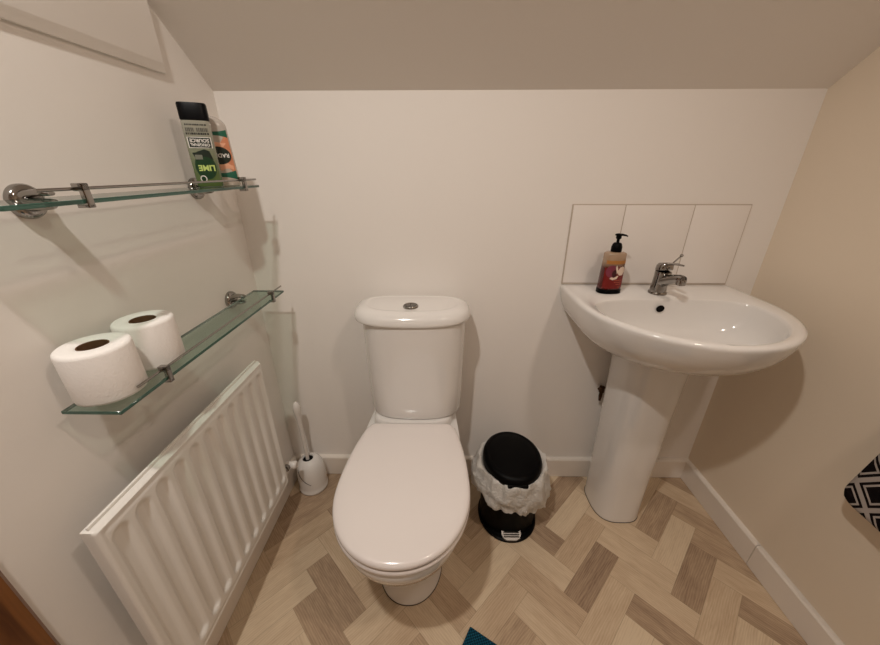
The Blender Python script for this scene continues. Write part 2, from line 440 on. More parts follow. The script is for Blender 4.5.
# ------------------------------------------------------------------ splashback tiles
bm = bmesh.new()
zs0, zs1 = 0.858, 1.101
box(bm, (1.024, D - 0.006, zs0 - 0.006), (1.559, D, zs1 + 0.003), mi=1)
for a, c in ((1.0265, 1.1815), (1.1845, 1.3885), (1.3915, 1.5565)):
    box(bm, (a, D - 0.008, zs0), (c, D - 0.0005, zs1), bevel=0.0012)
tag(obj('splashback', bm, [M['tile'], M['grout']]), 'row of three plain white wall tiles above the wash basin', 'splashback')

# ------------------------------------------------------------------ toilet
TX = 0.531
def egg(inset=0.0, front=0.456, rear=0.910, hw=0.1755, rw=0.136, yw=0.66, cx=TX, z=0.0, N=30, rc=0.02):
    hw -= inset; front += inset; rear -= inset; rw -= inset
    pts = []
    # right rear corner -> down right side -> front -> left side -> rear left
    K = 16
    for i in range(K):                         # right side from rear to widest
        t = i / K; y = rear - rc - (rear - rc - yw) * t
        pts.append((cx + hw - (hw - rw) * ((y - yw) / (rear - yw)) ** 2, y, z))
    for i in range(2 * N + 1):
        a = PI * i / (2 * N)
        c, s = math.cos(a), math.sin(a)
        pts.append((cx + hw * math.copysign(abs(c) ** (2 / 2.08), c), yw - (yw - front) * abs(s) ** (2 / 2.08), z))
    for i in range(K - 1, -1, -1):
        t = i / K; y = rear - rc - (rear - rc - yw) * t
        pts.append((cx - hw + (hw - rw) * ((y - yw) / (rear - yw)) ** 2, y, z))
    for i in range(1, 8):                       # rear with rounded corners
        a = PI / 2 * i / 8; pts.append((cx - rw + rc * (1 - math.cos(a)), rear - rc + rc * math.sin(a), z))
    for i in range(8, 0, -1):
        a = PI / 2 * i / 8; pts.append((cx + rw - rc * (1 - math.cos(a)), rear - rc + rc * math.sin(a), z))
    return pts
toilet = thing('toilet', 'white close-coupled toilet with its lid down against the back wall', 'toilet', (TX, 0.8, 0))
def tobj(name, bm, mat, sharp=40):
    bmesh.ops.translate(bm, verts=bm.verts, vec=(-TX, -0.8, 0))
    return obj(name, bm, mat, toilet, sharp)
# pan
bm = bmesh.new()
rings = []
for z, fr, hw, yw, rear, rw in ((0.0, 0.612, 0.101, 0.74, 1.0, 0.098), (0.012, 0.612, 0.101, 0.74, 1.0, 0.098), (0.02, 0.616, 0.098, 0.74, 1.0, 0.095),
                        (0.08, 0.613, 0.097, 0.74, 1.0, 0.095), (0.15, 0.603, 0.098, 0.73, 1.0, 0.095), (0.20, 0.580, 0.104, 0.72, 1.0, 0.098),
                        (0.25, 0.546, 0.118, 0.70, 1.0, 0.105), (0.30, 0.504, 0.140, 0.68, 1.01, 0.118), (0.34, 0.476, 0.157, 0.67, 1.03, 0.128),
                        (0.375, 0.462, 0.165, 0.665, 1.06, 0.135), (0.395, 0.4585, 0.167, 0.66, 1.08, 0.138), (0.403, 0.461, 0.165, 0.66, 1.08, 0.137), (0.406, 0.473, 0.158, 0.66, 1.075, 0.13)):
    rings.append(egg(0, fr, rear, hw, rw, yw, z=z))
loft(bm, rings)
# raised platform that carries the cistern
loft(bm, [[(x, y, z) for x, y in sup(TX, 1.0, a, 0.09, 4, 48, 0.085)] for z, a in ((0.395, 0.136), (0.428, 0.133), (0.434, 0.128), (0.438, 0.120))])
tobj('pan', bm, M['ceramic'])
bm = bmesh.new(); loft(bm, [egg(0, 0.6105, 1.0, 0.1025, 0.0995, 0.74, z=z) for z in (0.0003, 0.0022)]); tobj('floor_seal', bm, M['seal'])
# seat ring and lid
bm = bmesh.new()
loft(bm, [egg(0.006, z=0.4065), egg(0.0005, z=0.4085), egg(-0.0008, z=0.412), egg(-0.0005, z=0.418), egg(0.002, z=0.4215), egg(0.02, z=0.4225)])
tobj('seat', bm, M['seat'])
bm = bmesh.new()
loft(bm, [egg(0.010, z=0.4235), egg(0.002, z=0.4248), egg(0.0, z=0.428), egg(0.0, z=0.434), egg(0.002, z=0.4385), egg(0.006, z=0.4415), egg(0.014, z=0.4435), egg(0.035, z=0.4445)] + [[(TX + (x - TX) * k, 0.68 + (y - 0.68) * k, 0.4445 + (1 - k) * 0.0012) for x, y, z in egg(0.035)] for k in (0.7, 0.4, 0.15)])
tobj('lid', bm, M['seat'])
for s in (-1, 1):
    bm = bmesh.new(); lathe(bm, [(0.009, -0.024), (0.010, -0.022), (0.010, 0.022), (0.009, 0.024)], (TX + s * 0.078, 0.916, 0.422), axis=0, n=20)
    tobj('hinge', bm, M['seat'])
# cistern
CX = 0.541
bm = bmesh.new(); rings = []
for z, a, bfr in ((0.437, 0.130, 0.076), (0.4385, 0.144, 0.096), (0.443, 0.151, 0.103), (0.457, 0.154, 0.106), (0.55, 0.157, 0.106), (0.65, 0.160, 0.107), (0.74, 0.162, 0.108), (0.776, 0.162, 0.108)):
    rings.append([(x, y, z) for x, y in sup(CX, 1.028, a, bfr, 2.9, 96, D - 0.004 - 1.028)])
loft(bm, rings); tobj('cistern', bm, M['ceramic'])
LX = 0.5355
def cl_ring(ins, z): return [(x, y, z) for x, y in sup(LX, 1.045, 0.183 - ins, 0.131 - ins, 2.9, 96, D - 0.003 - 1.045 - ins * 0.6)]
bm = bmesh.new()
loft(bm, [cl_ring(0.010, 0.7765), cl_ring(0.003, 0.777), cl_ring(0.0, 0.780), cl_ring(0.0, 0.786), cl_ring(0.0025, 0.797), cl_ring(0.009, 0.806), cl_ring(0.020, 0.8125), cl_ring(0.034, 0.8165), cl_ring(0.038, 0.8165), cl_ring(0.042, 0.8155), cl_ring(0.048, 0.8155), cl_ring(0.075, 0.817)])
tobj('cistern_lid', bm, M['ceramic'], sharp=60)
bm = bmesh.new()
lathe(bm, [(0.0235, 0), (0.0235, 0.003), (0.0215, 0.0055), (0.0190, 0.0055), (0.0180, 0.0030)], (0.5335, 0.99, 0.8165), n=40)
fb = tobj('flush_button', bm, M['chrome'])
bm = bmesh.new()
for s in (-1, 1):
    pts = []
    for i in range(13):
        a = PI * i / 12 - PI / 2
        pts.append((s * (0.0012 + 0.0158 * math.cos(a)), 0.0158 * math.sin(a)))
    loft(bm, [[(0.5335 + x, 0.99 + y, z) for x, y in pts] for z in (0.8185, 0.8222)])
bmesh.ops.translate(bm, verts=bm.verts, vec=(-TX, -0.8, 0))
obj('button_plate', bm, M['steel'], fb)

# ------------------------------------------------------------------ wash basin
BX = 1.297
basin = thing('wash_basin', 'white pedestal wash basin in the right corner below the tiles', 'basin', (BX, D, 0))
def bobj(name, bm, mat, parent=None, sharp=40):
    bmesh.ops.translate(bm, verts=bm.verts, vec=(-BX, -D, 0))
    return obj(name, bm, mat, parent or basin, sharp)
YB = D - 0.001
def b_out(z, s=1.0, ins=0.0, N=64):
    """outer outline: half ellipse in front, straight to the wall; s shrinks it towards the wall"""
    a, bb, yc = 0.275 - ins, 0.291 - ins, 0.955
    pts = []
    for i in range(N + 1):
        t = PI * i / N
        pts.append((BX + s * a * math.cos(t), YB + s * (yc - bb * math.sin(t) - YB), z))
    K = 12
    left = (BX - s * a, YB); right = (BX + s * a, YB)
    q = [(BX - s * a, YB + s * (yc - YB) * (1 - i / 5), z) for i in range(1, 5)]
    q += [(BX - s * a + 2 * s * a * i / K, YB, z) for i in range(K + 1)]
    q += [(BX + s * a, YB + s * (yc - YB) * (i / 5), z) for i in range(1, 5)]
    return pts + q
def b_in(z, s=1.0, dy=0.0):
    """bowl outline with the same point count and order as b_out"""
    pts = []; N = 64; cx, cy, a, bf, bk = 1.286, 0.892, 0.227, 0.207, 0.083
    for i in range(N + 1):
        t = PI * i / N
        pts.append((cx + s * a * math.cos(t), cy + dy - s * bf * math.sin(t), z))
    n = 4 + 13 + 4
    for i in range(n):
        t = PI + PI * (i + 1) / (n + 1)
        c, ss = math.cos(t), math.sin(t)
        pts.append((cx + s * a * math.copysign(abs(c) ** (2 / 3.2), c), cy + dy + s * bk * abs(ss) ** (2 / 3.2), z))
    return pts
bm = bmesh.new()
loft(bm, [b_out(0.665, 0.40), b_out(0.680, 0.54), b_out(0.702, 0.69), b_out(0.73, 0.82), b_out(0.76, 0.91), b_out(0.79, 0.960), b_out(0.82, 0.988), b_out(0.836, 0.997), b_out(0.842, 1.0), b_out(0.8475, 0.999, 0.001),
          b_out(0.8505, 0.995, 0.006), b_out(0.851, 0.99, 0.011), b_in(0.8495, 1.015), b_in(0.847, 1.0), b_in(0.840, 0.990), b_in(0.815, 0.975), b_in(0.79, 0.945), b_in(0.765, 0.88, -0.002), b_in(0.745, 0.72, -0.006), b_in(0.734, 0.40, -0.01), b_in(0.730, 0.16, -0.015), b_in(0.729, 0.115, -0.015)], caps=(True, True))
bobj('bowl', bm, M['ceramic'], sharp=75)
# overflow hole and waste
bm = bmesh.new()
lathe(bm, [(0.011, 0), (0.011, 0.004), (0.0075, 0.0045), (0.007, 0.001)], (0, 0, 0), axis=1, n=24)
bmesh.ops.rotate(bm, verts=bm.verts, cent=(0, 0, 0), matrix=Matrix.Rotation(0.25, 3, 'X'))
bmesh.ops.translate(bm, verts=bm.verts, vec=(1.275, 0.9655, 0.822))
bobj('overflow_hole', bm, M['dark'])
bm = bmesh.new(); lathe(bm, [(0.024, 0), (0.024, 0.003), (0.02, 0.004), (0.018, 0.002), (0.008, 0.004)], (1.286, 0.877, 0.729), n=32)
bobj('waste', bm, M['chrome'])
# pedestal
bm = bmesh.new()
loft(bm, [[(x, y, z) for x, y in sup(BX, 1.0, a, f, 2.9, 80, 0.075)] for z, a, f in ((0, 0.087, 0.109), (0.008, 0.0875, 0.110), (0.02, 0.086, 0.108), (0.2, 0.089, 0.108), (0.45, 0.094, 0.112), (0.6, 0.098, 0.117), (0.70, 0.103, 0.125), (0.74, 0.105, 0.13))])
bobj('pedestal', bm, M['ceramic'])
bm = bmesh.new(); loft(bm, [[(x, y, z) for x, y in sup(BX, 1.0, 0.0885, 0.1105, 2.9, 80, 0.076)] for z in (0.0003, 0.002)]); bobj('floor_seal', bm, M['seal'])
# mixer tap
PX, PY, PZ = 1.293, 1.030, 0.8508
tap = bobj('mixer_tap', lathe(bmesh.new(), [(0.026, 0), (0.026, 0.004), (0.0235, 0.007), (0.0225, 0.008)], (PX, PY, PZ), n=36), M['chrome'])
bm = bmesh.new()
loft(bm, [[(x, y, PZ + z) for x, y in sup(PX, PY + dy, a, a * 1.05, 2.2, 36)] for z, a, dy in ((0.007, 0.0225, 0), (0.03, 0.0205, -0.001), (0.055, 0.0205, -0.003), (0.066, 0.0215, -0.004), (0.070, 0.021, -0.004))])
bobj('tap_body', bm, M['chrome'], tap)
bm = bmesh.new()
tube(bm, bez((PX, PY - 0.005, PZ + 0.036), (PX, PY - 0.04, PZ + 0.052), (PX, PY - 0.065, PZ + 0.068), (PX, PY - 0.098, PZ + 0.071)), [0.017, 0.0165, 0.016, 0.0155, 0.015, 0.0145, 0.014, 0.0135, 0.013, 0.0125, 0.0125, 0.012, 0.010], n=20)
lathe(bm, [(0.010, 0.012), (0.0122, 0.010), (0.0122, -0.004), (0.010, -0.005)], (PX, PY - 0.092, PZ + 0.059), n=24)
bobj('spout', bm, M['chrome'], tap)
bm = bmesh.new()
loft(bm, [[(x, y, PZ + z + (PY - y) * 0.25) for x, y in sup(PX, PY - 0.004, a, a, 2.2, 36)] for z, a in ((0.0715, 0.0215), (0.075, 0.0225), (0.088, 0.0215), (0.094, 0.017), (0.0955, 0.008))])
loft(bm, [[(PX + w * math.cos(2 * PI * k / 16), PY - d, PZ + h + th * math.sin(2 * PI * k / 16)) for k in range(16)] for d, w, h, th in ((0.006, 0.013, 0.090, 0.004), (0.03, 0.011, 0.098, 0.0038), (0.055, 0.0085, 0.1035, 0.003), (0.078, 0.006, 0.106, 0.0025), (0.083, 0.003, 0.106, 0.0015))])
bobj('lever', bm, M['chrome'], tap)
bm = bmesh.new()
tube(bm, [(PX + 0.012, PY - 0.018, PZ + 0.098), (PX + 0.026, PY - 0.022, PZ + 0.118)], [0.0022, 0.0022], n=10)
bmesh.ops.create_uvsphere(bm, u_segments=14, v_segments=10, radius=0.0048, matrix=Matrix.Translation((PX + 0.028, PY - 0.0225, PZ + 0.121)))
bobj('lever_pin', bm, M['chrome'], tap)

# supply pipe behind the pedestal
pipe = thing('supply_pipe', 'dark pipe end poking out beside the basin pedestal near the back wall', 'pipe', (1.2245, D, 0.45))
bm = bmesh.new(); lathe(bm, [(0.005, -0.022), (0.005, 0.0)], (0, 0, -0.012), axis=1, n=16); 
tube(bm, [(0, -0.022, -0.002), (0, -0.022, -0.030), (0, -0.022, -0.05)], [0.0055, 0.0065, 0.004], n=14)
obj('pipe', bm, M['brass'], pipe)
bm = bmesh.new(); lathe(bm, [(0.006, -0.013), (0.0095, -0.011), (0.0095, -0.002), (0.007, 0.0), (0.007, 0.003), (0.010, 0.004), (0.010, 0.011), (0.006, 0.013)], (0, -0.022, 0), n=12)
obj('valve_nut', bm, M['brass'], pipe)

# ------------------------------------------------------------------ radiator
rad = thing('radiator', 'white ribbed panel radiator mounted on the left wall under the lower shelf', 'radiator', (0, 0.615, 0.19))
ry0, ry1, rz0, rz1, rx0, rx1 = 0.357, 0.893, 0.190, 0.677, 0.066, 0.090
bm = bmesh.new()
chan = [0.390 + i * 0.0473 for i in range(11)]
NY, NZ = 186, 110
grid = []
for i in range(NY + 1):
    y = ry0 + (ry1 - ry0) * i / NY; row = []
    for j in range(NZ + 1):
        z = rz0 + (rz1 - rz0) * j / NZ
        d = min(math.hypot(y - c, z - min(max(z, 0.238), 0.632)) for c in chan)
        h = 0.0075 * smooth01((0.0185 - d) / 0.0105)
        edge = min(y - ry0, ry1 - y, z - rz0, rz1 - z)
        r = 0.006
        h += 0.0 if edge > r else r - math.sqrt(max(0, r * r - (r - edge) ** 2))
        # pressed line that frames the panel
        h += 0.0015 * math.exp(-((edge - 0.013) / 0.003) ** 2)
        row.append(bm.verts.new((rx1 - h, y - 0.615, z - 0.19)))
    grid.append(row)
for i in range(NY):
    for j in range(NZ): bm.faces.new((grid[i][j], grid[i + 1][j], grid[i + 1][j + 1], grid[i][j + 1]))
rim = [grid[i][0] for i in range(NY + 1)] + [grid[NY][j] for j in range(1, NZ + 1)] + [grid[i][NZ] for i in range(NY - 1, -1, -1)] + [grid[0][j] for j in range(NZ - 1, 0, -1)]
back = [bm.verts.new((rx0, v.co.y, v.co.z)) for v in rim]
for k in range(len(rim)):
    k2 = (k + 1) % len(rim); bm.faces.new((rim[k], rim[k2], back[k2], back[k]))
bm.faces.new(back)
obj('panel', bm, M['rad'], rad, sharp=50)
bm = bmesh.new(); box(bm, (0.0735, ry0 - 0.615 + 0.004, 0.487), (0.0775, ry1 - 0.615 - 0.004, 0.4935), bevel=0.0015)
obj('top_seam', bm, M['rad'], rad)
bm = bmesh.new()
for i in range(27):                             # corrugated convector behind the panel
    y = ry0 + 0.03 + i * 0.0187 - 0.615; box(bm, (0.042, y, 0.04), (0.0662, y + 0.002, 0.45))
obj('convector_fins', bm, M['rad'], rad)
for y in (0.43, 0.80):
    bm = bmesh.new(); box(bm, (0.0, y - 0.615 - 0.012, 0.10), (0.004, y - 0.615 + 0.012, 0.36)); box(bm, (0.003, y - 0.615 - 0.002, 0.30), (0.066, y - 0.615 - 0.0, 0.35)); box(bm, (0.003, y - 0.615 - 0.002, 0.10), (0.066, y - 0.615, 0.14))
    obj('wall_bracket', bm, M['rad'], rad)
bm = bmesh.new(); 
lathe(bm, [(0.008, 0.0), (0.008, 0.025), (0.012, 0.026), (0.012, 0.038)], (0.072, ry1 - 0.615, 0.028), axis=1, n=20)
tube(bm, [(0.072, 0.312, 0.028), (0.04, 0.312, 0.028), (0.0, 0.312, 0.028)], 0.0075, n=16)
vb = obj('valve', bm, M['chrome'], rad)
bm = bmesh.new()
lathe(bm, [(0.010, 0), (0.0135, 0.003), (0.0135, 0.016), (0.0115, 0.018), (0.0115, 0.022), (0.0145, 0.024), (0.0145, 0.036), (0.011, 0.041)], (0.062, 0.325, 0.028), axis=0, n=20)
obj('valve_cap', bm, M['white_plastic'], vb)

# ------------------------------------------------------------------ glass shelves
shelf = thing('glass_shelf', 'upper green glass shelf on the left wall holding two bottles', 'shelf', (0, 0.71, 1.156), group='glass shelves on the left wall')
SL0, SL1, SX0, SX1, ST = -0.3, 0.3, 0.034, 0.130, 0.006
bm = bmesh.new(); box(bm, (SX0, SL0, 0), (SX1, SL1, ST), bevel=0.0008, seg=1)
for f in bm.faces:
    c = f.calc_center_median()
    if abs(f.normal.z) < 0.9: f.material_index = 1
obj('glass_panel', bm, [M['glass'], M['glass_edge']], shelf)
for y in (-0.164, 0.228):
    bm = bmesh.new()
    lathe(bm, [(0.0255, 0), (0.0255, 0.006), (0.0235, 0.010), (0.018, 0.0125), (0.008, 0.014)], (0, y, 0.000), axis=0, n=40)
    loft(bm, [[(x, y + a * math.cos(2 * PI * k / 24), 0.0115 + dz + b2 * math.sin(2 * PI * k / 24)) for k in range(24)] for x, a, b2, dz in ((0.008, 0.017, 0.0105, -0.004), (0.018, 0.014, 0.006, 0.0005), (0.030, 0.011, 0.0052, 0.0012), (0.042, 0.0085, 0.0046, 0.0008), (0.048, 0.005, 0.003, 0.0))])
    loft(bm, [[(x, y + a * math.cos(2 * PI * k / 24), -0.007 + b2 * math.sin(2 * PI * k / 24)) for k in range(24)] for x, a, b2 in ((0.008, 0.017, 0.009), (0.018, 0.014, 0.0062), (0.030, 0.011, 0.0056), (0.040, 0.008, 0.0045), (0.045, 0.004, 0.002))])
    obj('bracket', bm, M['chrome'], shelf)
bm = bmesh.new(); tube(bm, [(0.123, -0.252, 0.020), (0.123, 0.300, 0.020)], 0.0023, n=10)
obj('rail', bm, M['chrome'], shelf)
for y in (-0.195, 0.228):
    bm = bmesh.new()
    box(bm, (0.126, y - 0.005, -0.006), (0.134, y + 0.005, 0.0270), bevel=0.0015)
    box(bm, (0.116, y - 0.005, -0.006), (0.134, y + 0.005, -0.0008), bevel=0.001)
    box(bm, (0.1175, y - 0.005, 0.0165), (0.134, y + 0.005, 0.0270), bevel=0.0015)
    obj('rail_clip', bm, M['chrome'], shelf)
low = copy_tree(shelf); low.location = (0, 0.735, 0.846)
tag(low, 'lower green glass shelf above the radiator holding two toilet rolls', 'shelf')

# ------------------------------------------------------------------ toilet rolls
def make_roll(label, loc, rz, r=0.053, h=0.1):
    t = thing('toilet_roll', label, 'toilet roll', loc, rz, group='toilet rolls on the lower shelf')
    bm = bmesh.new(); ri = 0.021; N = 72
    prof = [(ri, 0.001), (r - 0.004, 0), (r - 0.001, 0.002), (r, 0.006), (r, h - 0.006), (r - 0.001, h - 0.002), (r - 0.004, h), (ri + 0.003, h), (ri, h - 0.002), (ri, 0.001)]
    rings = []
    for k, (rr, z) in enumerate(prof):
        ring = []
        for i in range(N):
            a = 2 * PI * i / N
            q = rr + (0.0008 * noise.noise(Vector((math.cos(a) * 2, math.sin(a) * 2, z * 20 + loc[1] * 9))) if rr > 0.03 else 0)
            ring.append((q * math.cos(a), q * math.sin(a), z))
        rings.append(ring)
    loft(bm, rings, caps=(False, False)); bmesh.ops.remove_doubles(bm, verts=bm.verts, dist=1e-6)
    obj('paper', bm, M['paper'], t, sharp=50)
    bm = bmesh.new(); lathe(bm, [(ri - 0.0004, 0.001), (ri - 0.0004, h - 0.0015), (ri - 0.002, h - 0.0015), (ri - 0.002, 0.001), (ri - 0.0004, 0.001)], n=36, caps=(False, False))
    obj('cardboard_core', bm, M['card'], t)
    bm = bmesh.new()                              # loose end of the sheet
    loft(bm, [[((r + 0.0009) * math.cos(a), (r + 0.0009) * math.sin(a), z) for a in [(-1.9 + 0.06 * i) for i in range(14)]] for z in (0.003, h - 0.003)], caps=(False, False), closed=False)
    obj('loose_sheet', bm, M['paper'], t)
    return t
RZ = 0.8524
make_roll('toilet roll nearest the front end of the lower glass shelf', (0.0690, 0.491, RZ), 4.5, r=0.0490, h=0.090)
make_roll('toilet roll standing behind the other one on the lower glass shelf', (0.0650, 0.597, RZ), 4.7, r=0.0475, h=0.090)

# ------------------------------------------------------------------ lettering and label patches on bottles
def text_mesh(body, size, bold=0.0, space=1.0):
    cu = bpy.data.curves.new('t', 'FONT'); cu.body = body; cu.size = size
    cu.align_x = 'CENTER'; cu.align_y = 'CENTER'; cu.offset = bold; cu.space_character = space; cu.resolution_u = 3
    o = bpy.data.objects.new('t', cu); COL.objects.link(o)
    bpy.context.view_layer.update()
    dg = bpy.context.evaluated_depsgraph_get()
    me = bpy.data.meshes.new_from_object(o.evaluated_get(dg))
    bpy.data.objects.remove(o); bpy.data.curves.remove(cu)
    bm = bmesh.new(); bm.from_mesh(me); bpy.data.meshes.remove(me)
    return bm

class Bottle:
    """oval bottle: half width A(z), half depth B(z), superellipse power n; front is -y"""
    def __init__(s, A, B, n): s.A, s.B, s.n = A, B, n
    def y(s, x, z):
        a, bq = s.A(z), s.B(z)
        return -bq * max(0.0, 1 - min(1, abs(x) / a) ** s.n) ** (1 / s.n)
    def ring(s, z, ins=0, N=64): return [(x, y, z) for x, y in sup(0, 0, s.A(z) - ins, s.B(z) - ins, s.n, N)]
    def patch(s, name, outline, mat, parent, off=0.0004):
        cx = sum(p[0] for p in outline) / len(outline); cz = sum(p[1] for p in outline) / len(outline)
        bm = bmesh.new(); prev = None; K = 8
        for k in range(1, K + 1):
            t = k / K; cur = []
            for x, z in outline:
                X, Z = cx + (x - cx) * t, cz + (z - cz) * t
                cur.append(bm.verts.new((X, s.y(X, Z) - off, Z)))
            if prev is None: bm.faces.new(cur)
            else:
                for i in range(len(cur)):
                    j = (i + 1) % len(cur); bm.faces.new((prev[i], prev[j], cur[j], cur[i]))
            prev = cur
        return obj(name, bm, mat, parent, sharp=80)
    def text(s, body, cx, cz, size, mat, parent, flip=False, sx=1.0, bold=0.0, off=0.0008, name='lettering'):
        bm = text_mesh(body, size, bold)
        for v in bm.verts:
            x, z = v.co.x * sx, v.co.y
            if flip: x, z = -x, -z
            x += cx; z += cz
            v.co = (x, s.y(x, z) - off, z)
        return obj(name, bm, mat, parent)
def rect(x0, x1, z0, z1, n=6):
    o = [(x0 + (x1 - x0) * i / n, z0) for i in range(n)] + [(x1, z0 + (z1 - z0) * i / n) for i in range(n)]
    o += [(x1 - (x1 - x0) * i / n, z1) for i in range(n)] + [(x0, z1 - (z1 - z0) * i / n) for i in range(n)]
    return o
def oval(cx, cz, a, c, n=28): return [(cx + a * math.cos(2 * PI * i / n), cz + c * math.sin(2 * PI * i / n)) for i in range(n)]

# lime shower gel, standing upside down (cap at the top)
ZS = 1.1624
g = thing('shower_gel_bottle', 'lime green shower gel bottle with a black cap, standing upside down on the upper shelf', 'bottle', (0.069, 0.898, ZS), math.radians(26)); g.scale = (0.90, 0.94, 0.97)
A = lambda z: 0.0305 + 0.0012 * smooth01(z / 0.12)
Bq = Bottle(A, lambda z: 0.019, 3.2)
bm = bmesh.new()
loft(bm, [Bq.ring(0.0, 0.004), Bq.ring(0.001, 0.0015), Bq.ring(0.004, 0)] + [Bq.ring(0.004 + 0.136 * i / 16, 0) for i in range(1, 17)] + [Bq.ring(0.1425, 0.0006), Bq.ring(0.1435, 0.003)])
body = obj('body', bm, M['gel'], g)
bm = bmesh.new()
CP = Bottle(lambda z: 0.0317, lambda z: 0.0191, 3.4)
loft(bm, [CP.ring(0.144, 0.001), CP.ring(0.145, 0), CP.ring(0.176, 0), CP.ring(0.1785, 0.0012), CP.ring(0.179, 0.003)])
obj('cap', bm, M['blackgloss'], g)
lb = Bq.patch('label', oval(0.001, 0.045, 0.0235, 0.028), M['green_dark'], g)
Bq.patch('lime_tip', [(-0.014, 0.058), (0.022, 0.060), (0.017, 0.079), (0.006, 0.083), (-0.006, 0.079), (-0.022, 0.075)], M['green_black'], lb, 0.0005)
Bq.text('LIME', 0.003, 0.043, 0.0175, M['lime'], lb, True, 1.05, 0.0006)
Bq.patch('small_print', rect(-0.017, -0.001, 0.061, 0.071), M['leaf_grey'], lb, 0.0009)
Bq.patch('frame', rect(-0.0255, 0.0265, 0.0855, 0.1085), M['white_ink'], lb, 0.0004)
Bq.patch('frame_field', rect(-0.0235, 0.0245, 0.0868, 0.1072), M['green_black'], lb, 0.0007)
Bq.text('ORIGINAL', 0.0005, 0.0925, 0.0085, M['white_ink'], lb, True, 1.10, 0.0002, 0.0011)
Bq.text('SOURCE', 0.0005, 0.1015, 0.0100, M['white_ink'], lb, True, 1.12, 0.0003, 0.0011)
random.seed(9)
def print_row(z0, z1, x0, x1, mat, wmin, wmax, gap):
    x = x0
    bmr = bmesh.new()
    while x < x1:
        w = random.uniform(wmin, wmax)
        v = [bmr.verts.new((X, Bq.y(X, Z) - 0.0006, Z)) for X, Z in ((x, z0), (min(x + w, x1), z0), (min(x + w, x1), z1), (x, z1))]
        bmr.faces.new(v); x += w + gap * random.uniform(0.7, 1.6)
    return obj('small_print', bmr, mat, lb)
print_row(0.1135, 0.1175, -0.025, 0.025, M['dark_ink'], 0.002, 0.005, 0.0012)
print_row(0.1195, 0.1275, -0.024, -0.006, M['grey_ink'], 0.0022, 0.0035, 0.001)
print_row(0.1195, 0.1275, 0.000, 0.024, M['grey_ink'], 0.0022, 0.0035, 0.001)
print_row(0.1325, 0.1355, -0.023, 0.023, M['dark_ink'], 0.001, 0.004, 0.0012)
bdg = Bq.patch('round_badge', oval(-0.010, 0.0185, 0.0075, 0.0075), M['white_ink'], g, 0.0006)
Bq.patch('badge_centre', oval(-0.010, 0.0185, 0.0055, 0.0055), M['green_dark'], bdg, 0.0009)

# orange shower gel bottle beside it, also upside down
rx = thing('shower_gel_bottle', 'orange and teal shower gel bottle in clear plastic, upside down beside the lime one', 'bottle', (0.071, 0.953, ZS), math.radians(30)); rx.scale = (1.05, 1, 1.05)
A2 = lambda z: 0.035 - 0.006 * max(0, z) / 0.125 if z < 0.125 else 0.029 * math.sqrt(max(0.02, 1 - ((z - 0.125) / 0.0225) ** 2)) if z > 0.125 else 0.029
B2 = lambda z: 0.0185 - 0.004 * z / 0.147 if z < 0.125 else 0.0151 * math.sqrt(max(0.03, 1 - ((z - 0.125) / 0.0225) ** 2))
R2 = Bottle(A2, B2, 2.6)
bm = bmesh.new()
loft(bm, [R2.ring(0.0, 0.004), R2.ring(0.001, 0.0015), R2.ring(0.004)] + [R2.ring(0.004 + 0.121 * i / 12) for i in range(1, 13)] + [R2.ring(0.125 + 0.0224 * math.sin(PI / 2 * i / 8)) for i in range(1, 9)])
obj('body', bm, M['radox'], rx)
def full(z0, z1, k=0.90, n=10):
    L_ = [(A2(z0 + (z1 - z0) * i / n) * k, z0 + (z1 - z0) * i / n) for i in range(n + 1)]
    return L_ + [(-x, z) for x, z in reversed(L_)]
lb2 = R2.patch('label', full(0.020, 0.118), M['orange'], rx, 0.0004)
R2.patch('teal_band', full(0.014, 0.034), M['teal'], lb2, 0.0007)
R2.patch('teal_top', full(0.104, 0.120), M['teal'], lb2, 0.0007)
R2.patch('splash', [(-0.028, 0.036), (0.0, 0.034), (0.026, 0.036), (0.027, 0.044), (0.016, 0.050), (0.018, 0.058), (-0.002, 0.052), (-0.02, 0.060)], M['peach'], lb2, 0.0007)
R2.patch('petal', [(-0.012, 0.086), (0.014, 0.084), (0.021, 0.092), (0.004, 0.094), (-0.012, 0.096)], M['peach'], lb2, 0.0007)
R2.patch('logo_oval', oval(0.002, 0.066, 0.0245, 0.019), M['green_black'], lb2, 0.0009)
R2.text('RADOX', 0.002, 0.0665, 0.0118, M['white_ink'], lb2, True, 1.0, 0.0003, 0.0013)

# ------------------------------------------------------------------ soap dispenser on the basin
so = thing('soap_dispenser', 'red hand soap pump bottle standing on the basin beside the tap', 'soap', (1.145, 1.038, 0.8512), math.radians(4))
S = Bottle(lambda z: 0.0355 - 0.004 * z / 0.125, lambda z: 0.0225, 2.5)
bm = bmesh.new()
loft(bm, [S.ring(0, 0.004), S.ring(0.001, 0.001), S.ring(0.003)] + [S.ring(0.003 + 0.117 * i / 12) for i in range(1, 13)] + [S.ring(0.123, 0.002), S.ring(0.1255, 0.008)])
obj('body', bm, M['soap'], so)
bm = bmesh.new(); loft(bm, [S.ring(0.0005, -0.0006), S.ring(0.014, -0.0006)], caps=(True, True)); obj('base_band', bm, M['black'], so)
sl = S.patch('label', rect(-0.030, 0.030, 0.017, 0.083), simple('red_label', (118, 18, 14), 0.35), so)
S.patch('amber_band', rect(-0.029, 0.029, 0.092, 0.103), simple('amber_ink', (176, 118, 58), 0.35), sl, 0.0006)
S.patch('fruit', oval(-0.012, 0.070, 0.016, 0.019), M['plum'], sl, 0.0007)
S.patch('fruit_seeds', oval(-0.004, 0.064, 0.007, 0.011), simple('seed_ink', (60, 14, 22), 0.4), sl, 0.001)
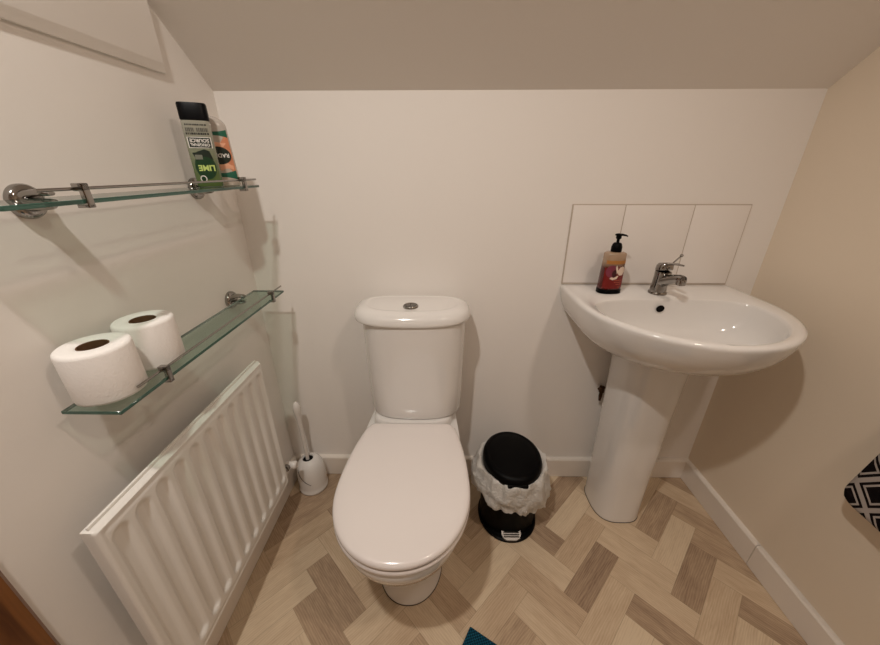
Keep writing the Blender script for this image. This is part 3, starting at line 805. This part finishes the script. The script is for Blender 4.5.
S.patch('swirl', [(-0.016, 0.048), (-0.006, 0.044), (0.006, 0.048), (0.010, 0.058), (0.004, 0.056), (-0.004, 0.051), (-0.012, 0.053)], M['cream'], sl, 0.001)
S.patch('leaf_curl', [(-0.001, 0.090), (0.003, 0.082), (0.007, 0.070), (0.004, 0.062), (0.001, 0.070), (-0.003, 0.082)], M['cream'], sl, 0.0012)
S.patch('white_leaf', [(0.012, 0.058), (0.022, 0.058), (0.028, 0.068), (0.026, 0.080), (0.020, 0.085), (0.010, 0.082), (0.006, 0.073), (0.007, 0.063)], M['cream'], sl, 0.0009)
def bar_rows(par, bot, rows, mat):
    bmr = bmesh.new()
    for z, x0, x1 in rows:
        x = x0
        while x < x1:
            w = random.uniform(0.0015, 0.004); xe = min(x + w, x1)
            bmr.faces.new([bmr.verts.new((X, bot.y(X, Z) - 0.0009, Z)) for X, Z in ((x, z), (xe, z), (xe, z + 0.0016), (x, z + 0.0016))]); x += w + 0.0009
    return obj('small_print', bmr, mat, par)
bar_rows(sl, S, [(0.042, 0.0, 0.026), (0.036, 0.0, 0.025), (0.030, 0.006, 0.025), (0.021, 0.013, 0.023)], M['rust'])
bm = bmesh.new(); lathe(bm, [(0.0145, 0.124), (0.0150, 0.126), (0.0150, 0.139), (0.0125, 0.148), (0.010, 0.151), (0.006, 0.152)], n=28); obj('pump_collar', bm, M['black'], so)
bm = bmesh.new(); lathe(bm, [(0.0042, 0.150), (0.0042, 0.166)], n=16)
lathe(bm, [(0.0062, 0.163), (0.0075, 0.165), (0.0075, 0.174), (0.007, 0.177), (0.003, 0.178)], n=20)
loft(bm, [[(x, 0.0055 * w * math.cos(2 * PI * k / 14), z + 0.0035 * w * math.sin(2 * PI * k / 14)) for k in range(14)] for x, z, w in ((-0.011, 0.1745, 0.5), (-0.008, 0.1745, 1.0), (0.0, 0.1748, 1.1), (0.012, 0.174, 0.9), (0.022, 0.172, 0.75), (0.026, 0.170, 0.6))])
obj('pump_head', bm, M['black'], so)
bm = bmesh.new(); tube(bm, [(0.001, -0.0, 0.01), (0.0, 0, 0.124)], 0.0025, n=10); obj('dip_tube', bm, M['white_plastic'], so)

# ------------------------------------------------------------------ pedal bin and its bag
PBX, PBY = 0.876, 0.930
bn = thing('pedal_bin', 'black pedal bin with a silver foot pedal between the toilet and the basin', 'bin', (PBX, PBY, 0))
bm = bmesh.new()
loft(bm, [[(x, y, z) for x, y in sup(0, 0, a, f, 2.1, 64, a)] for z, a, f in ((0.0, 0.104, 0.120), (0.003, 0.107, 0.123), (0.008, 0.107, 0.123), (0.012, 0.104, 0.118))])
lathe(bm, [(0.1, 0.003), (0.1015, 0.020), (0.0985, 0.10), (0.0985, 0.24), (0.0995, 0.252), (0.096, 0.254), (0.094, 0.245), (0.094, 0.03), (0.05, 0.02)], n=64)
obj('body', bm, M['black'], bn)
bm = bmesh.new()
lathe(bm, [(0.097, 0.2605), (0.104, 0.261), (0.1055, 0.264), (0.1055, 0.279), (0.103, 0.287), (0.097, 0.293), (0.089, 0.2965), (0.085, 0.2955), (0.082, 0.2965), (0.06, 0.300), (0.02, 0.302)], n=64)
# small lift tab at the front of the lid
box(bm, (-0.035, -0.1075, 0.2615), (0.035, -0.095, 0.275), bevel=0.005, seg=3)
bmesh.ops.scale(bm, verts=bm.verts, vec=(0.955, 1.14, 1.0))
ld = obj('lid', bm, M['black'], bn)
bm = bmesh.new(); lathe(bm, [(0.009, -0.035), (0.009, 0.035)], (0, 0.108, 0.258), axis=0, n=16); obj('hinge', bm, M['black'], bn)
bm = bmesh.new()
pl = [(-0.033, -0.090), (-0.034, -0.106), (-0.029, -0.116), (-0.016, -0.122), (0.016, -0.122), (0.029, -0.116), (0.034, -0.106), (0.033, -0.090)]
loft(bm, [[(x, y, z + (-0.090 - y) * -0.5) for x, y in pl] for z in (0.026, 0.031)])
for k in range(4): box(bm, (-0.027, -0.097 - 0.006 * k, 0.0285 - 0.0028 * k), (0.027, -0.0945 - 0.006 * k, 0.0325 - 0.0028 * k), bevel=0.0008)
box(bm, (-0.012, -0.10, 0.018), (0.012, -0.09, 0.028))
pd = obj('pedal', bm, M['steel'], bn, sharp=30)
# bag: folded over the rim under the lid, hanging down outside
bag = []
NB = 140
hem = {0: 0.16}
def hem_z(a):      # a = 0 -> +x, pi/2 -> +y (back), -pi/2 -> front
    return 0.150 + 0.006 * math.sin(3 * a + 0.4) + 0.004 * math.sin(7 * a) + 0.022 * math.cos(a + PI / 2 + 0.2) * -1 * 0 - 0.018 * max(0, math.cos(a + 1.0)) + 0.030 * max(0, math.cos(a - PI))
prof = [(0.0965, 0.20, 0), (0.0975, 0.250, 0), (0.1015, 0.2565, 0), (0.109, 0.268, 0.4), (0.117, 0.270, 0.8), (0.123, 0.258, 1.0), (0.1255, 0.235, 1.0)]
bm = bmesh.new(); rings = []
def crumple(a, z, k): 
    p = Vector((math.cos(a) * 3.2, math.sin(a) * 3.2, z * 16))
    return k * (0.011 * noise.noise(p) + 0.006 * noise.noise(p * 2.7) + 0.004 * abs(noise.noise(p * 5.0)))
for r, z, k in prof:
    rings.append([((r + crumple(2 * PI * i / NB, z, k)) * math.cos(2 * PI * i / NB), (r + crumple(2 * PI * i / NB, z, k)) * math.sin(2 * PI * i / NB), z + 0.3 * crumple(2 * PI * i / NB + 9, z, k)) for i in range(NB)])
for s in range(1, 11):
    t = s / 10; ring = []
    for i in range(NB):
        a = 2 * PI * i / NB; hz = hem_z(a); z = 0.235 + (hz - 0.235) * t
        r = 0.1255 + 0.004 * math.sin(t * PI) - 0.003 * t + crumple(a, z, 1.0 + 0.5 * t)
        r += 0.016 * max(0, math.cos(a - 0.15)) ** 4 * (0.3 + t) * 0.8
        r += 0.010 * max(0, math.cos(a - PI)) ** 3
        r = max(r, 0.108)
        y = r * math.sin(a)
        y = min(y, D - BT - 0.006 - PBY)
        ring.append((r * math.cos(a), y, z))
    rings.append(ring)
loft(bm, rings, caps=(False, False))
bo = obj('bin_bag', bm, M['bag'], None, sharp=80, loc=(PBX, PBY, 0))
tag(bo, 'crinkled white plastic bag folded over the rim of the black pedal bin', 'bin bag')

# ------------------------------------------------------------------ toilet brush and holder
HX, HY = 0.099, 1.043
hd = thing('brush_holder', 'white rounded toilet brush pot on the floor in the left corner', 'brush holder', (HX, HY, 0))
bm = bmesh.new(); N = 64; rings = []
prof = [(0.052, 0.0), (0.056, 0.003), (0.0565, 0.012), (0.054, 0.016), (0.0545, 0.03), (0.055, 0.07), (0.053, 0.10), (0.048, 0.123), (0.040, 0.139), (0.030, 0.148), (0.022, 0.151), (0.020, 0.149), (0.020, 0.11), (0.03, 0.06)]
for k, (r, z) in enumerate(prof):
    dx = -0.004 if k in (10, 11, 12) else 0
    rings.append([(r * math.cos(2 * PI * i / N) + dx, r * math.sin(2 * PI * i / N), z) for i in range(N)])
loft(bm, rings, caps=(True, True))
obj('pot', bm, M['ceramic'], hd, sharp=60)
def pot_r(z):
    for (r0, z0), (r1, z1) in zip(prof, prof[1:]):
        if z0 <= z <= z1 and z1 > z0: return r0 + (r1 - r0) * (z - z0) / (z1 - z0)
    return 0.03
bm = bmesh.new(); prev = None
for i in range(13):                              # dark seam of the pot's front opening
    t = i / 12; z = 0.122 - 0.066 * t; a = -2.35 + 1.05 * t - 0.12 * math.sin(t * PI)
    r = pot_r(z) + 0.0007; w = 0.045 * (0.5 + math.sin(PI * t) * 0.5) 
    cur = [bm.verts.new((r * math.cos(a + q), r * math.sin(a + q), z)) for q in (-w, w)]
    if prev: bm.faces.new((prev[0], prev[1], cur[1], cur[0]))
    prev = cur
obj('seam', bm, M['dark'], hd)
bm = bmesh.new(); lathe(bm, [(0.0196, 0), (0.0196, 0.001)], (-0.004, 0, 0.142), n=32); obj('pot_mouth', bm, M['dark'], hd)
br = thing('toilet_brush', 'white toilet brush with a bulb ended handle leaning in its pot in the corner', 'toilet brush', (HX - 0.004, HY, 0.012))
top = Vector((0.089 - HX + 0.004, 1.045 - HY, 0.412 - 0.012))
base = Vector((0.0, 0.0, 0.03))
pts = [base.lerp(top, t) for t in (0, 0.25, 0.5, 0.7, 0.82, 0.88, 0.93, 0.97, 1.0, 1.012)]
bm = bmesh.new(); tube(bm, pts, [0.0065, 0.0070, 0.0072, 0.008, 0.010, 0.0128, 0.0142, 0.0130, 0.008, 0.002], n=20); obj('handle', bm, M['white_plastic'], br)
bm = bmesh.new(); lathe(bm, [(0.012, 0.0), (0.017, 0.008), (0.017, 0.055), (0.008, 0.066)], n=28); obj('bristles', bm, M['white_plastic'], br)

# ------------------------------------------------------------------ patterned towel on the right wall
def towel():
    bm = bmesh.new()
    x0, x1 = 1.585, 1.612          # front face, back face
    NYt, NZt = 40, 60; front = []; backv = []
    zt, zb, yl, yr = 0.95, 0.478, 0.30, 0.0   # far edge leans
    for j in range(NZt + 1):
        t = j / NZt; z = zb + (zt - zb) * t
        far = 0.622 - 0.15 * (z - zb)
        for_near = 0.26
        f_, b_ = [], []
        for i in range(NYt + 1):
            s = i / NYt; y = far + (for_near - far) * s
            d = min((far - y), (y - for_near)); dz = z - zb
            # rounded lower corner
            e1, e2 = far - y, z - zb; r = 0.045
            yy, zz = y, z - 0.06 * (far - y)
            if e1 < r and e2 < r:
                dd = math.hypot(r - e1, r - e2); m_ = max(r - e1, r - e2)
                if dd > 1e-6 and m_ > 0:
                    k = m_ / dd; yy = far - (r - (r - e1) * k); zz = zb + (r - (r - e2) * k) - 0.06 * (far - yy)
            edge = min(e1, e2, y - for_near + 0.0)
            th = 0.017 * math.sqrt(max(0, 1 - (1 - min(1, max(0, edge) / 0.016)) ** 2))
            off = 0.012 + max(0.0, (t - 0.7) / 0.3) ** 2 * 0.044 + 0.003 * math.sin(y * 40 + z * 9) * min(1, edge / 0.02)
            cx = 1.598 + off - 0.012
            f_.append(bm.verts.new((cx - th, yy, zz))); b_.append(bm.verts.new((min(cx + th, W - 0.0005), yy, zz)))
        front.append(f_); backv.append(b_)
    for j in range(NZt):
        for i in range(NYt):
            bm.faces.new((front[j][i], front[j][i + 1], front[j + 1][i + 1], front[j + 1][i]))
            bm.faces.new((backv[j][i], backv[j + 1][i], backv[j + 1][i + 1], backv[j][i + 1]))
    for j in range(NZt):
        for i in (0, NYt): bm.faces.new((front[j][i], front[j + 1][i], backv[j + 1][i], backv[j][i]))
    for i in range(NYt):
        for j in (0, NZt): bm.faces.new((front[j][i], front[j][i + 1], backv[j][i + 1], backv[j][i]))
    bmesh.ops.remove_doubles(bm, verts=bm.verts, dist=1e-6)
    bmesh.ops.translate(bm, verts=bm.verts, vec=(-1.6, -0.62, -0.48))
    return bm
tw = obj('towel', towel(), M['fabric'], None, sharp=70, loc=(1.6, 0.62, 0.48))
bm = bmesh.new(); tube(bm, bez((0.040, -0.20, 0.455), (0.048, -0.205, 0.50), (0.052, -0.215, 0.50), (0.0575, -0.22, 0.505)), 0.003, n=10); tube(bm, bez((0.040, -0.24, 0.455), (0.048, -0.235, 0.50), (0.052, -0.225, 0.50), (0.0575, -0.22, 0.505)), 0.003, n=10)
obj('hanging_loop', bm, M['black'], tw)
tag(tw, 'thick towel with a black and grey diamond pattern hanging at the right wall', 'towel')

# ------------------------------------------------------------------ teal bath mat, one corner in view
bm = bmesh.new(); box(bm, (0, -0.45, 0), (0.6, 0, 0.009), bevel=0.004, seg=3)
mt = obj('bath_mat', bm, M['mat'], None, loc=(0.715, 0.560, 0.0)); mt.rotation_euler = (0, 0, math.radians(-30))
tag(mt, 'dark teal woven bath mat whose corner lies on the floor before the toilet', 'bath mat')

# ------------------------------------------------------------------ lights: two ceiling downlights
def downlight(x, y, power, col, aim, cone, blend=1.0, radius=0.024):
    bm = bmesh.new(); lathe(bm, [(0.030, 0.0), (0.042, 0.0), (0.044, -0.003), (0.041, -0.006), (0.033, -0.006), (0.030, -0.002)], (x, y, ZC), n=40, caps=(False, False))
    obj('downlight_ring', bm, M['steel'], ceiling)
    li = bpy.data.lights.new('downlight', 'SPOT'); li.energy = power; li.color = col; li.shadow_soft_size = radius
    li.spot_size = math.radians(cone); li.spot_blend = blend
    o = bpy.data.objects.new('downlight', li); o.location = (x, y, ZC - 0.012); COL.objects.link(o)
    o.rotation_euler = (Vector(aim) - o.location).to_track_quat('-Z', 'Y').to_euler()
downlight(0.30, 0.01, 50, (1.0, 0.955, 0.89), (0.55, 0.55, 0), 138, 1.0, 0.036)
downlight(1.31, 0.01, 28, (1.0, 0.84, 0.71), (0.60, 0.50, 0), 140, 1.0, 0.055)
w = bpy.data.worlds.new('World'); sc.world = w; w.use_nodes = True
w.node_tree.nodes['Background'].inputs[0].default_value = (1.0, 0.82, 0.68, 1); w.node_tree.nodes['Background'].inputs[1].default_value = 0.0

# ------------------------------------------------------------------ camera
yaw, pitch, roll, fpx, camx = -1.54539741e-02, 4.14633436e-01, -7.58903109e-04, 347.648, 0.6383
cy, sy, cp, sp_ = math.cos(yaw), math.sin(yaw), math.cos(pitch), math.sin(pitch)
fwd = Vector((sy * cp, cy * cp, -sp_)); right = Vector((cy, -sy, 0)); up = right.cross(fwd)
r_ = right * math.cos(roll) + up * math.sin(roll); u_ = -right * math.sin(roll) + up * math.cos(roll)
cam = bpy.data.cameras.new('Camera'); co = bpy.data.objects.new('Camera', cam); COL.objects.link(co)
cam.sensor_fit = 'HORIZONTAL'; cam.sensor_width = 36; cam.lens = fpx * 36 / 880; cam.clip_start = 0.01
mw = Matrix((r_, u_, -fwd)).transposed().to_4x4(); mw.translation = (camx, 0, 1.2)
co.matrix_world = mw
sc.camera = co

sc.view_settings.view_transform = 'Standard'; sc.view_settings.look = 'None'
sc.view_settings.exposure = 0.06; sc.view_settings.gamma = 1.0; sc.view_settings.use_curve_mapping = False
